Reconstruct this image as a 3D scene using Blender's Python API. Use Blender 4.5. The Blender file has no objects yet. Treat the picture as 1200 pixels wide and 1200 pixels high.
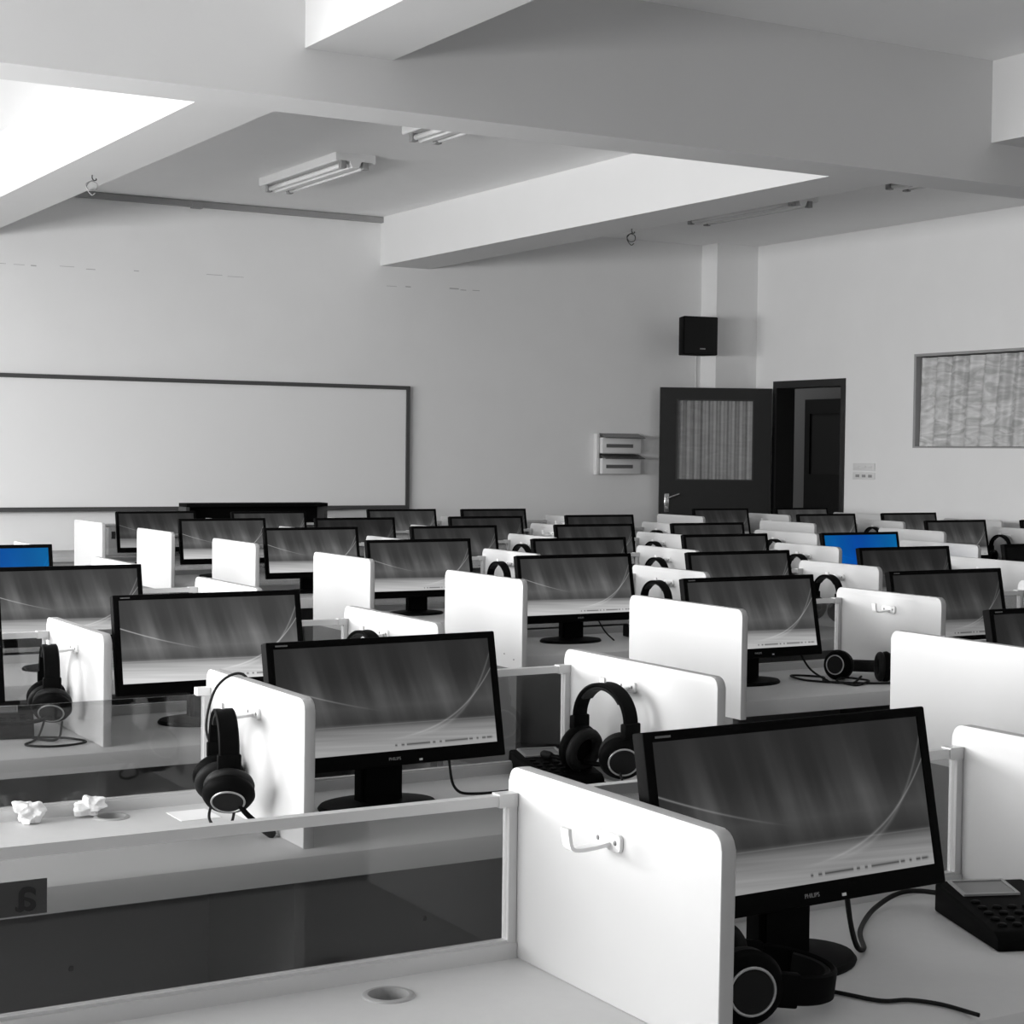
import bpy, bmesh, math, random
from mathutils import Vector, Matrix, Euler
random.seed(7)
SC = bpy.context.scene
COL = SC.collection
PI = math.pi

# ------------------------------------------------------------------ layout (metres)
XA, XB = 1.239, 2.099
XC = 3.091
W = 0.86
XG = XC + 4 * W
XH = 7.52
LINE = {'A': XA, 'B': XB, 'C': XC, 'D': XC + W * .993, 'E': XC + 2 * W, 'F': XC + 3 * W, 'G': XG,
        'H': XH, 'I': XH + W, 'J': XH + 2 * W}
ROW = {1: 2.121, 2: 3.347, 3: 4.544, 4: 5.787, 5: 7.02, 6: 8.277, 7: 9.472, 8: 10.705}
DESK = 0.74
TOP = 1.010
XWALL = 9.55
YBACK = 12.335
XLEFT = -2.4
YREAR = -2.0
ZC = 3.29
ORD = {1: 'nearest row', 2: 'second nearest row', 3: 'third nearest row', 4: 'fourth nearest row', 5: 'fourth farthest row', 6: 'third farthest row', 7: 'second farthest row', 8: 'farthest row'}

# ------------------------------------------------------------------ materials
MATS = {}
def pbr(name, val, rough=.5, metal=0.0, noise=0.0, nscale=40.0, bump=0.0, spec=.5):
    m = bpy.data.materials.new(name); m.use_nodes = True
    nt = m.node_tree; b = nt.nodes['Principled BSDF']
    c = val if isinstance(val, tuple) else (val, val, val)
    b.inputs['Base Color'].default_value = (*c, 1)
    b.inputs['Roughness'].default_value = rough
    b.inputs['Metallic'].default_value = metal
    b.inputs['Specular IOR Level'].default_value = spec
    if noise or bump:
        tc = nt.nodes.new('ShaderNodeTexCoord'); n = nt.nodes.new('ShaderNodeTexNoise')
        n.inputs['Scale'].default_value = nscale; n.inputs['Detail'].default_value = 5
        nt.links.new(tc.outputs['Object'], n.inputs['Vector'])
        if noise:
            r = nt.nodes.new('ShaderNodeMapRange')
            r.inputs['To Min'].default_value = 1 - noise; r.inputs['To Max'].default_value = 1 + noise
            mx = nt.nodes.new('ShaderNodeVectorMath'); mx.operation = 'SCALE'
            mx.inputs[0].default_value = c
            nt.links.new(n.outputs['Fac'], r.inputs['Value']); nt.links.new(r.outputs['Result'], mx.inputs['Scale'])
            nt.links.new(mx.outputs['Vector'], b.inputs['Base Color'])
        if bump:
            bp = nt.nodes.new('ShaderNodeBump'); bp.inputs['Strength'].default_value = bump; bp.inputs['Distance'].default_value = .002
            nt.links.new(n.outputs['Fac'], bp.inputs['Height']); nt.links.new(bp.outputs['Normal'], b.inputs['Normal'])
    MATS[name] = m
    return m

pbr('wall_paint', .82, .85, noise=.03, nscale=3, bump=.05)
pbr('ceiling_paint', .88, .9, noise=.03, nscale=2)
pbr('beam_paint', .70, .85, noise=.02, nscale=3)
pbr('floor_tile', .27, .45, noise=.2, nscale=2)
pbr('whiteboard_face', .84, .45, noise=.01, nscale=2)
pbr('dark_alu', .085, .5, metal=.3)
pbr('desk_laminate', .62, .5, noise=.03, nscale=60)
pbr('desk_edge', .40, .4)
pbr('divider_laminate', .58, .45)
pbr('divider_edge', .5, .45)
pbr('white_plastic', .85, .35)
pbr('alu', .62, .4, metal=.2)
pbr('modesty', .13, .6, noise=.04, nscale=30)
pbr('black_plastic', .004, .55, spec=.03)
pbr('black_gloss', .005, .5, spec=.04)
pbr('black_soft', .008, .6, spec=.2)
pbr('dark_grey', .035, .5)
pbr('grey_ring', .42, .3, metal=.5)
pbr('grey_mark', .30, .5)
pbr('screw_grey', .2, .4, metal=.5)
pbr('cable_black', .008, .5, spec=.2)
pbr('paper', .93, .8, bump=.4, nscale=60)
pbr('grommet_grey', .38, .5)
pbr('hole_black', .02, .8)
pbr('door_black', .012, .5, noise=.2, nscale=8)
pbr('chrome', .75, .2, metal=.9)
pbr('lamp_white', .75, .4)
pbr('tube_glass', .8, .25)
pbr('conduit_grey', .30, .5)
pbr('panel_white', .70, .5)
pbr('smoked_cover', .09, .25)
pbr('switch_white', .72, .4)
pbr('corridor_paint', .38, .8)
pbr('case_grey', .33, .5)
pbr('lcd_grey', .16, .3)
pbr('label_grey', .15, .5)
pbr('ink_black', .008, .6)
pbr('frame_white', .7, .4)
pbr('crack_dark', .45, .9)

def glass_mat(name, tint, refl=.06, rough=.02):
    m = bpy.data.materials.new(name); m.use_nodes = True; nt = m.node_tree
    for n in list(nt.nodes): nt.nodes.remove(n)
    o = nt.nodes.new('ShaderNodeOutputMaterial'); t = nt.nodes.new('ShaderNodeBsdfTransparent')
    t.inputs['Color'].default_value = (tint, tint, tint, 1)
    g = nt.nodes.new('ShaderNodeBsdfGlossy'); g.inputs['Roughness'].default_value = rough
    g.inputs['Color'].default_value = (.9, .9, .9, 1)
    lw = nt.nodes.new('ShaderNodeLayerWeight'); lw.inputs['Blend'].default_value = .25
    ml = nt.nodes.new('ShaderNodeMath'); ml.operation = 'MULTIPLY_ADD'
    ml.inputs[1].default_value = .35; ml.inputs[2].default_value = refl
    mx = nt.nodes.new('ShaderNodeMixShader')
    nt.links.new(lw.outputs['Fresnel'], ml.inputs[0]); nt.links.new(ml.outputs[0], mx.inputs[0])
    nt.links.new(t.outputs[0], mx.inputs[1]); nt.links.new(g.outputs[0], mx.inputs[2]); nt.links.new(mx.outputs[0], o.inputs[0])
    MATS[name] = m
glass_mat('tinted_glass', .72, .03)
glass_mat('clear_glass', .95, .02)

# screen wallpaper: folds of light above, bright swept waves below, a line of task buttons
class NB:
    def __init__(s, nt): s.nt = nt
    def val(s, x):
        if isinstance(x, (int, float)):
            n = s.nt.nodes.new('ShaderNodeValue'); n.outputs[0].default_value = x; return n.outputs[0]
        return x
    def m(s, op, a, b=0.0, c=0.0, clamp=False):
        n = s.nt.nodes.new('ShaderNodeMath'); n.operation = op; n.use_clamp = clamp
        for i, x in enumerate((a, b, c)):
            if isinstance(x, (int, float)): n.inputs[i].default_value = x
            else: s.nt.links.new(x, n.inputs[i])
        return n.outputs[0]
    def step(s, x, a, b):
        n = s.nt.nodes.new('ShaderNodeMapRange'); n.interpolation_type = 'SMOOTHSTEP'
        s.nt.links.new(x, n.inputs['Value']); n.inputs['From Min'].default_value = a; n.inputs['From Max'].default_value = b
        return n.outputs['Result']
    def band(s, d, w):               # 1 at d = 0 falling to 0 at |d| = w
        a = s.m('ABSOLUTE', d); q = s.m('DIVIDE', a, w); q = s.m('SUBTRACT', 1.0, q, clamp=True); return s.m('POWER', q, 2.0)

def screen_mat(name, tinted=False, taskbar=True):
    m = bpy.data.materials.new(name); m.use_nodes = True; nt = m.node_tree; B = NB(nt)
    b = nt.nodes['Principled BSDF']
    b.inputs['Base Color'].default_value = (.004, .004, .004, 1); b.inputs['Roughness'].default_value = .5
    b.inputs['Specular IOR Level'].default_value = .06
    uv = nt.nodes.new('ShaderNodeUVMap'); sx = nt.nodes.new('ShaderNodeSeparateXYZ'); nt.links.new(uv.outputs[0], sx.inputs[0])
    u, v = sx.outputs[0], sx.outputs[1]
    # slanted curtains of light
    uu = B.m('ADD', u, B.m('MULTIPLY', v, .11))
    cmb = nt.nodes.new('ShaderNodeCombineXYZ'); nt.links.new(B.m('MULTIPLY', uu, 7.0), cmb.inputs[0]); nt.links.new(B.m('MULTIPLY', v, .3), cmb.inputs[1])
    nz = nt.nodes.new('ShaderNodeTexNoise'); nz.inputs['Scale'].default_value = 1.0; nz.inputs['Detail'].default_value = 3.0
    nt.links.new(cmb.outputs[0], nz.inputs['Vector'])
    rays = B.m('MULTIPLY', B.step(nz.outputs[0], .38, .85), .085)
    mid = B.band(B.m('SUBTRACT', v, .55), .6)
    r2 = B.m('MULTIPLY', rays, B.m('ADD', mid, .15))
    up = B.m('ADD', .022, r2)
    up = B.m('ADD', up, B.m('MULTIPLY', B.band(B.m('SUBTRACT', v, .42), .35), .03))
    # lit ground of the wave
    edge = B.m('ADD', .27, B.m('MULTIPLY', u, -.03))
    low = B.step(B.m('SUBTRACT', edge, v), -.03, .06)
    lowv = B.m('ADD', .16, B.m('MULTIPLY', B.step(v, .27, .0), .14))
    cmb2 = nt.nodes.new('ShaderNodeCombineXYZ'); nt.links.new(B.m('MULTIPLY', u, 1.2), cmb2.inputs[0])
    nt.links.new(B.m('MULTIPLY', B.m('ADD', v, B.m('MULTIPLY', u, .10)), 26.0), cmb2.inputs[1])
    n2 = nt.nodes.new('ShaderNodeTexNoise'); n2.inputs['Scale'].default_value = 1.0; n2.inputs['Detail'].default_value = 2.0
    nt.links.new(cmb2.outputs[0], n2.inputs['Vector'])
    lowv = B.m('MULTIPLY', lowv, B.m('ADD', .62, B.m('MULTIPLY', n2.outputs[0], .8)))
    val = B.m('ADD', B.m('MULTIPLY', up, B.m('SUBTRACT', 1.0, low)), B.m('MULTIPLY', lowv, low))
    # bright curves
    c1 = B.m('MULTIPLY_ADD', B.m('POWER', B.m('SUBTRACT', 1.0, u, clamp=True), 2.0), .40, .265)       # from the left, falling
    val = B.m('ADD', val, B.m('MULTIPLY', B.band(B.m('SUBTRACT', v, c1), .014), B.m('MULTIPLY', B.step(u, .50, .0), .17)))
    c2 = B.m('MULTIPLY_ADD', B.m('POWER', B.m('MULTIPLY', u, 1.0), 5.0), .62, .09)
    val = B.m('ADD', val, B.m('MULTIPLY', B.band(B.m('SUBTRACT', v, c2), .02), B.m('MULTIPLY', B.step(u, .45, .75), .12)))
    c3 = B.m('MULTIPLY_ADD', B.m('POWER', u, 7.0), .75, .10)
    val = B.m('ADD', val, B.m('MULTIPLY', B.band(B.m('SUBTRACT', v, c3), .04), B.m('MULTIPLY', B.step(u, .4, .8), .06)))
    val = B.m('ADD', val, B.m('MULTIPLY', B.band(B.m('SUBTRACT', v, B.m('MULTIPLY_ADD', u, -.02, .262)), .01), .06))
    if taskbar:
        wv = B.m('SINE', B.m('MULTIPLY', u, 210.0)); w2 = B.m('SINE', B.m('MULTIPLY', u, 33.0))
        t = B.m('MULTIPLY', B.step(B.m('ADD', wv, B.m('MULTIPLY', w2, 1.5)), -1.2, -.7), B.band(B.m('SUBTRACT', v, .05), .024))
        t = B.m('MULTIPLY', t, B.m('MULTIPLY', B.step(u, .50, .515), B.step(u, .985, .97)))
        val = B.m('MULTIPLY', val, B.m('SUBTRACT', 1.0, B.m('MULTIPLY', t, .85)))
    oi = nt.nodes.new('ShaderNodeObjectInfo')
    if tinted:
        flat = B.m('ADD', .5, B.m('MULTIPLY', val, 3.0))
        mx = nt.nodes.new('ShaderNodeMix'); mx.data_type = 'RGBA'
        nt.links.new(B.m('POWER', B.m('ABSOLUTE', B.m('SUBTRACT', u, .45)), 1.2), mx.inputs['Factor'])
        mx.inputs['A'].default_value = (.0, .10, .55, 1); mx.inputs['B'].default_value = (.0, .30, .58, 1)
        vm = nt.nodes.new('ShaderNodeVectorMath'); vm.operation = 'SCALE'
        nt.links.new(mx.outputs['Result'], vm.inputs[0]); nt.links.new(flat, vm.inputs['Scale'])
    else:
        vm = nt.nodes.new('ShaderNodeVectorMath'); vm.operation = 'SCALE'
        nt.links.new(oi.outputs['Color'], vm.inputs[0]); nt.links.new(val, vm.inputs['Scale'])
    nt.links.new(vm.outputs['Vector'], b.inputs['Emission Color'])
    b.inputs['Emission Strength'].default_value = SCREEN_GAIN
    MATS[name] = m
EXPO = 0.0
SCREEN_GAIN = 1.0
screen_mat('screen_wallpaper'); screen_mat('screen_blue', tinted=True, taskbar=False)

# curtain: pale cloth with a faint woven wave
def curtain_mat(name, base, amp):
    m = bpy.data.materials.new(name); m.use_nodes = True; nt = m.node_tree
    b = nt.nodes['Principled BSDF']; b.inputs['Roughness'].default_value = .5
    tc = nt.nodes.new('ShaderNodeTexCoord'); mp = nt.nodes.new('ShaderNodeMapping'); mp.inputs['Scale'].default_value = (1, 1, 3)
    n = nt.nodes.new('ShaderNodeTexNoise'); n.inputs['Scale'].default_value = 5; n.inputs['Detail'].default_value = 6; n.inputs['Distortion'].default_value = 1.5
    r = nt.nodes.new('ShaderNodeMapRange'); r.inputs['From Min'].default_value = .35; r.inputs['From Max'].default_value = .68
    r.inputs['To Min'].default_value = base * (1 - amp); r.inputs['To Max'].default_value = base * (1 + amp)
    nt.links.new(tc.outputs['Object'], mp.inputs['Vector']); nt.links.new(mp.outputs[0], n.inputs['Vector'])
    nt.links.new(n.outputs['Fac'], r.inputs['Value']); nt.links.new(r.outputs['Result'], b.inputs['Base Color'])
    MATS[name] = m
curtain_mat('curtain_cloth', .52, .30)
curtain_mat('door_curtain', .30, .12)

# ------------------------------------------------------------------ mesh helpers
def new_obj(name, mesh, mat=None, parent=None, loc=None, rot=None):
    o = bpy.data.objects.new(name, mesh); COL.objects.link(o)
    if mat and not mesh.materials: mesh.materials.append(MATS[mat])
    if parent: o.parent = parent
    if loc is not None: o.location = loc
    if rot is not None: o.rotation_euler = rot
    return o
def mesh_of(bm, name='m', smooth=False, angle=None):
    me = bpy.data.meshes.new(name)
    bmesh.ops.recalc_face_normals(bm, faces=bm.faces)
    bm.to_mesh(me); bm.free()
    if smooth:
        for p in me.polygons: p.use_smooth = True
        if angle is not None:
            me.set_sharp_from_angle(angle=angle)
    return me
def bm_box(bm, x0, x1, y0, y1, z0, z1, mtx=None):
    v = [bm.verts.new((x, y, z)) for z in (z0, z1) for y in (y0, y1) for x in (x0, x1)]
    fs = [(0, 2, 3, 1), (4, 5, 7, 6), (0, 1, 5, 4), (2, 6, 7, 3), (0, 4, 6, 2), (1, 3, 7, 5)]
    for f in fs: bm.faces.new([v[i] for i in f])
    if mtx is not None: bmesh.ops.transform(bm, matrix=mtx, verts=v)
    return v
def box(x0, x1, y0, y1, z0, z1, bev=0.0, seg=2):
    bm = bmesh.new(); bm_box(bm, x0, x1, y0, y1, z0, z1)
    if bev: bmesh.ops.bevel(bm, geom=bm.edges[:], offset=bev, segments=seg, profile=.5, affect='EDGES')
    return mesh_of(bm, smooth=bool(bev), angle=.6)
def boxes(lst, bev=0.0):
    bm = bmesh.new()
    for b in lst: bm_box(bm, *b)
    if bev: bmesh.ops.bevel(bm, geom=bm.edges[:], offset=bev, segments=2, profile=.5, affect='EDGES')
    return mesh_of(bm, smooth=bool(bev), angle=.6)
def prism(poly, axis, a, b, bev=0.0):
    """poly in the two other axes (order kept), extruded along axis from a to b"""
    bm = bmesh.new()
    def P(p, t):
        q = list(p); q.insert(axis, t); return q
    v0 = [bm.verts.new(P(p, a)) for p in poly]; v1 = [bm.verts.new(P(p, b)) for p in poly]
    bm.faces.new(v0[::-1]); bm.faces.new(v1); n = len(poly)
    for i in range(n): bm.faces.new((v0[i], v0[(i + 1) % n], v1[(i + 1) % n], v1[i]))
    if bev: bmesh.ops.bevel(bm, geom=[e for e in bm.edges], offset=bev, segments=2, profile=.5, affect='EDGES')
    return mesh_of(bm, smooth=True, angle=.6)
def catmull(pts, n=8):
    P = [Vector(p) for p in pts]; P = [P[0] * 2 - P[1]] + P + [P[-1] * 2 - P[-2]]; out = []
    for i in range(1, len(P) - 2):
        for k in range(n):
            t = k / n; a, b, c, d = P[i - 1:i + 3]
            out.append(.5 * ((2 * b) + (c - a) * t + (2 * a - 5 * b + 4 * c - d) * t * t + (3 * b - a - 3 * c + d) * t ** 3))
    out.append(P[-2]); return out
def sweep(bm, pts, prof, up=Vector((0, 0, 1)), closed=False):
    """prof: list of (a, b) offsets along side and up vectors"""
    rings = []; n = len(pts)
    for i, p in enumerate(pts):
        t = (pts[(i + 1) % n] - pts[i - 1]) if closed else (pts[min(i + 1, n - 1)] - pts[max(i - 1, 0)])
        t.normalize(); u = up(i) if callable(up) else up
        s = t.cross(u)
        if s.length < 1e-4: s = t.cross(Vector((1, 0, 0)))
        s.normalize(); w = s.cross(t).normalized()
        rings.append([bm.verts.new(p + s * a + w * b) for a, b in prof])
    k = len(prof)
    for i in range(n if closed else n - 1):
        A, Bq = rings[i], rings[(i + 1) % n]
        for j in range(k): bm.faces.new((A[j], A[(j + 1) % k], Bq[(j + 1) % k], Bq[j]))
    if not closed:
        bm.faces.new(rings[0][::-1]); bm.faces.new(rings[-1])
def circ(r, n=8): return [(r * math.cos(2 * PI * i / n), r * math.sin(2 * PI * i / n)) for i in range(n)]
def tube(pts, r=.003, n=8, smooth_n=8):
    bm = bmesh.new(); sweep(bm, catmull(pts, smooth_n) if smooth_n else [Vector(p) for p in pts], circ(r, n))
    return mesh_of(bm, smooth=True)
def lathe(prof, axis='Z', seg=32, mtx=None, closed=False):
    """prof: (radius, height) list, revolved about axis"""
    bm = bmesh.new(); rings = []
    for r, h in prof:
        ring = []
        for i in range(seg):
            a = 2 * PI * i / seg; c, s = r * math.cos(a), r * math.sin(a)
            ring.append(bm.verts.new((c, s, h) if axis == 'Z' else (h, c, s)))
        rings.append(ring)
    for A, Bq in zip(rings, rings[1:] + ([rings[0]] if closed else [])):
        for j in range(seg): bm.faces.new((A[j], A[(j + 1) % seg], Bq[(j + 1) % seg], Bq[j]))
    if not closed:
        if prof[0][0] > 1e-5: bm.faces.new(rings[0][::-1])
        if prof[-1][0] > 1e-5: bm.faces.new(rings[-1])
    bmesh.ops.remove_doubles(bm, verts=bm.verts, dist=1e-6)
    if mtx: bmesh.ops.transform(bm, matrix=mtx, verts=bm.verts)
    return mesh_of(bm, smooth=True, angle=.7)
def torus(R, r, axis='X', n=32, k=8, mtx=None):
    return lathe([(R + r * math.cos(2 * PI * i / k), r * math.sin(2 * PI * i / k)) for i in range(k)], axis, n, mtx, True)
def round_rect(w, h, r, n=6, corners=(1, 1, 1, 1)):
    out = []
    for (cx, cy, a0), on in zip(((w - r, h - r, 0), (r, h - r, 90), (r, r, 180), (w - r, r, 270)), corners):
        if not on:
            out.append({0: (w, h), 90: (0, h), 180: (0, 0), 270: (w, 0)}[a0]); continue
        for i in range(n + 1):
            a = math.radians(a0 + 90 * i / n); out.append((cx + r * math.cos(a), cy + r * math.sin(a)))
    return out
def text_mesh(s, size, depth=.0004, offset=0.0):
    c = bpy.data.curves.new('t', 'FONT'); c.body = s; c.size = size; c.extrude = depth; c.offset = offset; c.align_x = 'CENTER'; c.align_y = 'CENTER'
    o = bpy.data.objects.new('t', c); COL.objects.link(o)
    dg = bpy.context.evaluated_depsgraph_get(); me = bpy.data.meshes.new_from_object(o.evaluated_get(dg))
    bpy.data.objects.remove(o); bpy.data.curves.remove(c); return me
def thing(name, label, cat, loc=(0, 0, 0), rotz=0, group=None, rot=None):
    o = bpy.data.objects.new(name, None); COL.objects.link(o); o.location = loc
    o.rotation_euler = rot if rot is not None else (0, 0, rotz); o.empty_display_size = .1
    return tag(o, label, cat, group)
def tag(o, label, cat, group=None):
    o['label'] = label; o['category'] = cat
    if group: o['group'] = group
    return o
def struct(name, mesh, mat, parent=None, label=None):
    o = new_obj(name, mesh, mat, parent)
    if parent is None: o['kind'] = 'structure'
    if label: o['label'] = label
    return o

# ------------------------------------------------------------------ room shell
struct('floor', box(XLEFT - .2, XWALL + 4.2, YREAR - .2, 16.5, -.12, 0), 'floor_tile')
struct('ceiling', box(XLEFT - .2, XWALL + 4.2, YREAR - .2, 16.5, ZC, ZC + .15), 'ceiling_paint')
struct('wall_back', box(XLEFT - .2, XWALL + .18, YBACK, YBACK + .2, 0, ZC), 'wall_paint')
ADDED_REAR_WIN = [(-1.6, .8), (1.6, 4.0), (4.8, 7.2)]  # made-up rear window openings, out of view, added to let in fill light
RZ0, RZ1 = .95, 2.75
pieces = [(XLEFT - .2, XWALL + .18, YREAR - .2, YREAR, 0, RZ0), (XLEFT - .2, XWALL + .18, YREAR - .2, YREAR, RZ1, ZC)]
xx = XLEFT - .2
for a, b in ADDED_REAR_WIN: pieces.append((xx, a, YREAR - .2, YREAR, RZ0, RZ1)); xx = b
pieces.append((xx, XWALL + .18, YREAR - .2, YREAR, RZ0, RZ1))
struct('wall_rear', boxes(pieces), 'wall_paint')
for i, (a, b) in enumerate(ADDED_REAR_WIN):
    w = bpy.data.objects.new('window_%d' % (i + 7), None); COL.objects.link(w); w['kind'] = 'structure'; w.location = (a, YREAR - .1, RZ0)  # added rear window, unseen, stands there for the fill light
    L, H = b - a, RZ1 - RZ0
    new_obj('window_frame', boxes([(0, L, -.03, .03, 0, .05), (0, L, -.03, .03, H - .05, H), (0, .05, -.03, .03, .05, H - .05), (L - .05, L, -.03, .03, .05, H - .05), (L / 2 - .03, L / 2 + .03, -.03, .03, .05, H - .05)]), 'frame_white', w)
    new_obj('window_pane', box(.05, L - .05, -.004, .004, .05, H - .05), 'clear_glass', w)
# right wall with the doorway and the high curtained window
DY0, DY1, DH = 10.93, 11.86, 2.10
WY0, WY1, WZ0, WZ1 = 7.6, 10.14, 1.53, 2.262
x0, x1 = XWALL, XWALL + .18
struct('wall_right', boxes([(x0, x1, YREAR, WY0, 0, ZC), (x0, x1, WY0, WY1, 0, WZ0), (x0, x1, WY0, WY1, WZ1, ZC),
                            (x0, x1, WY1, DY0, 0, ZC), (x0, x1, DY0, DY1, DH, ZC), (x0, x1, DY1, YBACK, 0, ZC)]), 'wall_paint')
struct('trim_1', box(9.106, XWALL, 12.112, YBACK, 0, ZC), 'wall_paint', label='square concrete column in the far right corner')
# left wall with a row of tall windows
WIN = [(-1.2, 1.2), (1.8, 4.2), (4.8, 7.2), (7.8, 10.2), (10.5, 12.0)]
LZ0, LZ1 = .85, 2.45
pieces = [(XLEFT - .2, XLEFT, YREAR, YBACK, 0, LZ0), (XLEFT - .2, XLEFT, YREAR, YBACK, LZ1, ZC)]
yy = YREAR
for a, b in WIN:
    pieces.append((XLEFT - .2, XLEFT, yy, a, LZ0, LZ1)); yy = b
pieces.append((XLEFT - .2, XLEFT, yy, YBACK, LZ0, LZ1))
struct('wall_left', boxes(pieces), 'wall_paint')
for i, (a, b) in enumerate(WIN):
    w = bpy.data.objects.new('window_%d' % (i + 1), None); COL.objects.link(w); w['kind'] = 'structure'; w.location = (XLEFT - .1, a, LZ0)
    L, H = b - a, LZ1 - LZ0
    new_obj('window_frame', boxes([(-.03, .03, 0, L, 0, .05), (-.03, .03, 0, L, H - .05, H), (-.03, .03, 0, .05, .05, H - .05),
            (-.03, .03, L - .05, L, .05, H - .05), (-.03, .03, L / 2 - .03, L / 2 + .03, .05, H - .05)]), 'frame_white', w)
    new_obj('window_pane', box(-.004, .004, .05, L - .05, .05, H - .05), 'clear_glass', w)
# beams
struct('ceiling_beam_cross', box(XLEFT, XWALL, 5.855, 6.12, 2.728, ZC), 'beam_paint')['label'] = 'deep ceiling beam running across the room'
struct('ceiling_beam_left', boxes([(2.53, 2.885, 6.12, YBACK, 2.913, ZC), (2.53, 2.885, YREAR, 5.855, 2.913, ZC)]), 'beam_paint')['label'] = 'long ceiling beam on the left'
struct('ceiling_beam_right', boxes([(5.985, 6.41, 6.12, YBACK, 2.913, ZC), (5.965, 6.39, YREAR, 5.855, 2.913, ZC)]), 'beam_paint')['label'] = 'long ceiling beam towards the right wall'

# crack in the plaster above the whiteboard
bm = bmesh.new()
x = 3.0
while x < 6.9:
    l = random.uniform(.03, .16)
    if random.random() < .42:
        z = 2.74 + (x - 3.0) * .008 + random.uniform(-.006, .006); h = random.uniform(.002, .006)
        bm_box(bm, x, x + l, YBACK - .0012, YBACK + .002, z - h, z + h * .4)
    x += l + random.uniform(0, .1)
ck = struct('trim_2', mesh_of(bm), 'crack_dark', label='hairline crack with chipped paint above the whiteboard')

# ------------------------------------------------------------------ doorway and open door
d = bpy.data.objects.new('door_1', None); COL.objects.link(d); d['kind'] = 'structure'; d['label'] = 'black door frame of the open doorway'; d.location = (XWALL, DY0, 0)
w = DY1 - DY0
new_obj('door_jamb', boxes([(-.012, .19, 0, .05, 0, DH), (-.012, .19, w - .05, w, 0, DH), (-.012, .19, 0.05, w - .05, DH - .06, DH)]), 'door_black', d)
sp = new_obj('strike_plate', box(.05, .09, .046, .054, .92, 1.06), 'chrome', d)
hx, hy = 9.50, 11.83
fx, fy = 8.63, 12.262
ang = math.atan2(fy - hy, fx - hx); LW = math.hypot(fx - hx, fy - hy)
d2 = thing('open_door', 'black open door with curtained window pane, beside the electrical boxes', 'door', (hx, hy, 0), ang)
LT = 2.035
new_obj('door_leaf', boxes([(0, LW, -.02, .02, .01, 1.235), (0, LW, -.02, .02, 1.935, LT), (0, .155, -.02, .02, 1.235, 1.935), (LW - .14, LW, -.02, .02, 1.235, 1.935)]), 'door_black', d2)
# window in the leaf: bead, pane, gathered cloth behind
bx0, bx1 = .155, LW - .14
new_obj('glazing_bead', boxes([(bx0, bx1, .014, .026, 1.235, 1.247), (bx0, bx1, .014, .026, 1.923, 1.935), (bx0, bx0 + .012, .014, .026, 1.247, 1.923), (bx1 - .012, bx1, .014, .026, 1.247, 1.923)]), 'dark_grey', d2)
new_obj('door_pane', box(bx0, bx1, .008, .012, 1.235, 1.935), 'clear_glass', d2)
HARM = .3
def pleated(x0, x1, z0, z1, amp, waves, n=160, rows=14, seed=1, axis=0, skew=0.0):
    rnd = random.Random(seed); ph = [rnd.uniform(0, 6.28) for _ in range(6)]
    bm = bmesh.new(); g = []
    for j in range(rows + 1):
        t = j / rows; z = z0 + (z1 - z0) * t; r = []
        for i in range(n + 1):
            s = i / n; q = s + skew * (1 - t) * math.sin(3 * s + ph[0]) * .03
            a = amp * (math.sin(2 * PI * waves * q + .6 * math.sin(7 * q + ph[1])) * (.75 + .25 * math.sin(5 * s + ph[2])) + HARM * math.sin(2 * PI * waves * 2.3 * q + ph[3]))
            a *= .55 + .45 * abs(t - .1)
            p = (x0 + (x1 - x0) * s, a, z) if axis == 0 else (a, x0 + (x1 - x0) * s, z)
            r.append(bm.verts.new(p))
        g.append(r)
    for j in range(rows):
        for i in range(n): bm.faces.new((g[j][i], g[j][i + 1], g[j + 1][i + 1], g[j + 1][i]))
    return mesh_of(bm, smooth=True)
cl = new_obj('door_curtain', pleated(bx0, bx1, 1.235, 1.935, .009, 9, seed=4), 'door_curtain', d2, loc=(0, -.006, 0))
hd = new_obj('door_handle', boxes([(LW - .085, LW - .045, .02, .028, .96, 1.12)], .003), 'chrome', d2)
new_obj('lever', tube([(LW - .065, .025, 1.08), (LW - .065, .06, 1.08), (LW - .10, .065, 1.095), (LW - .17, .062, 1.12)], .008), 'chrome', hd)
new_obj('lock_cylinder', lathe([(.012, .028), (.012, .036), (.006, .036)], 'Z', 16, Matrix.Translation((LW - .065, 0, 1.0)) @ Matrix.Rotation(-PI / 2, 4, 'X')), 'grey_ring', hd)

# corridor seen through the doorway
XCR = 11.9
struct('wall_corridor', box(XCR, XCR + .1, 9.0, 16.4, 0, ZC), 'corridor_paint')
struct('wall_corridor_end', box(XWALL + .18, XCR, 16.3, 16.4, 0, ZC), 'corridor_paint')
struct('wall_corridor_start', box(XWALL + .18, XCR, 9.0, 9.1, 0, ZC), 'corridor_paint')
d3 = bpy.data.objects.new('door_2', None); COL.objects.link(d3); d3['kind'] = 'structure'; d3['label'] = 'black door across the corridor'; d3.location = (XCR, 13.2, 0)
new_obj('door_panel', boxes([(-.05, 0, 0, 1.0, 0, 1.27), (-.05, 0, 0, 1.0, 1.90, 2.05), (-.05, 0, .92, 1.0, 1.27, 1.90), (-.05, 0, 0, .08, 1.27, 1.90)]), 'door_black', d3)
new_obj('door_glazing', box(-.03, -.01, .08, .92, 1.27, 1.90), 'dark_grey', d3)

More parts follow.
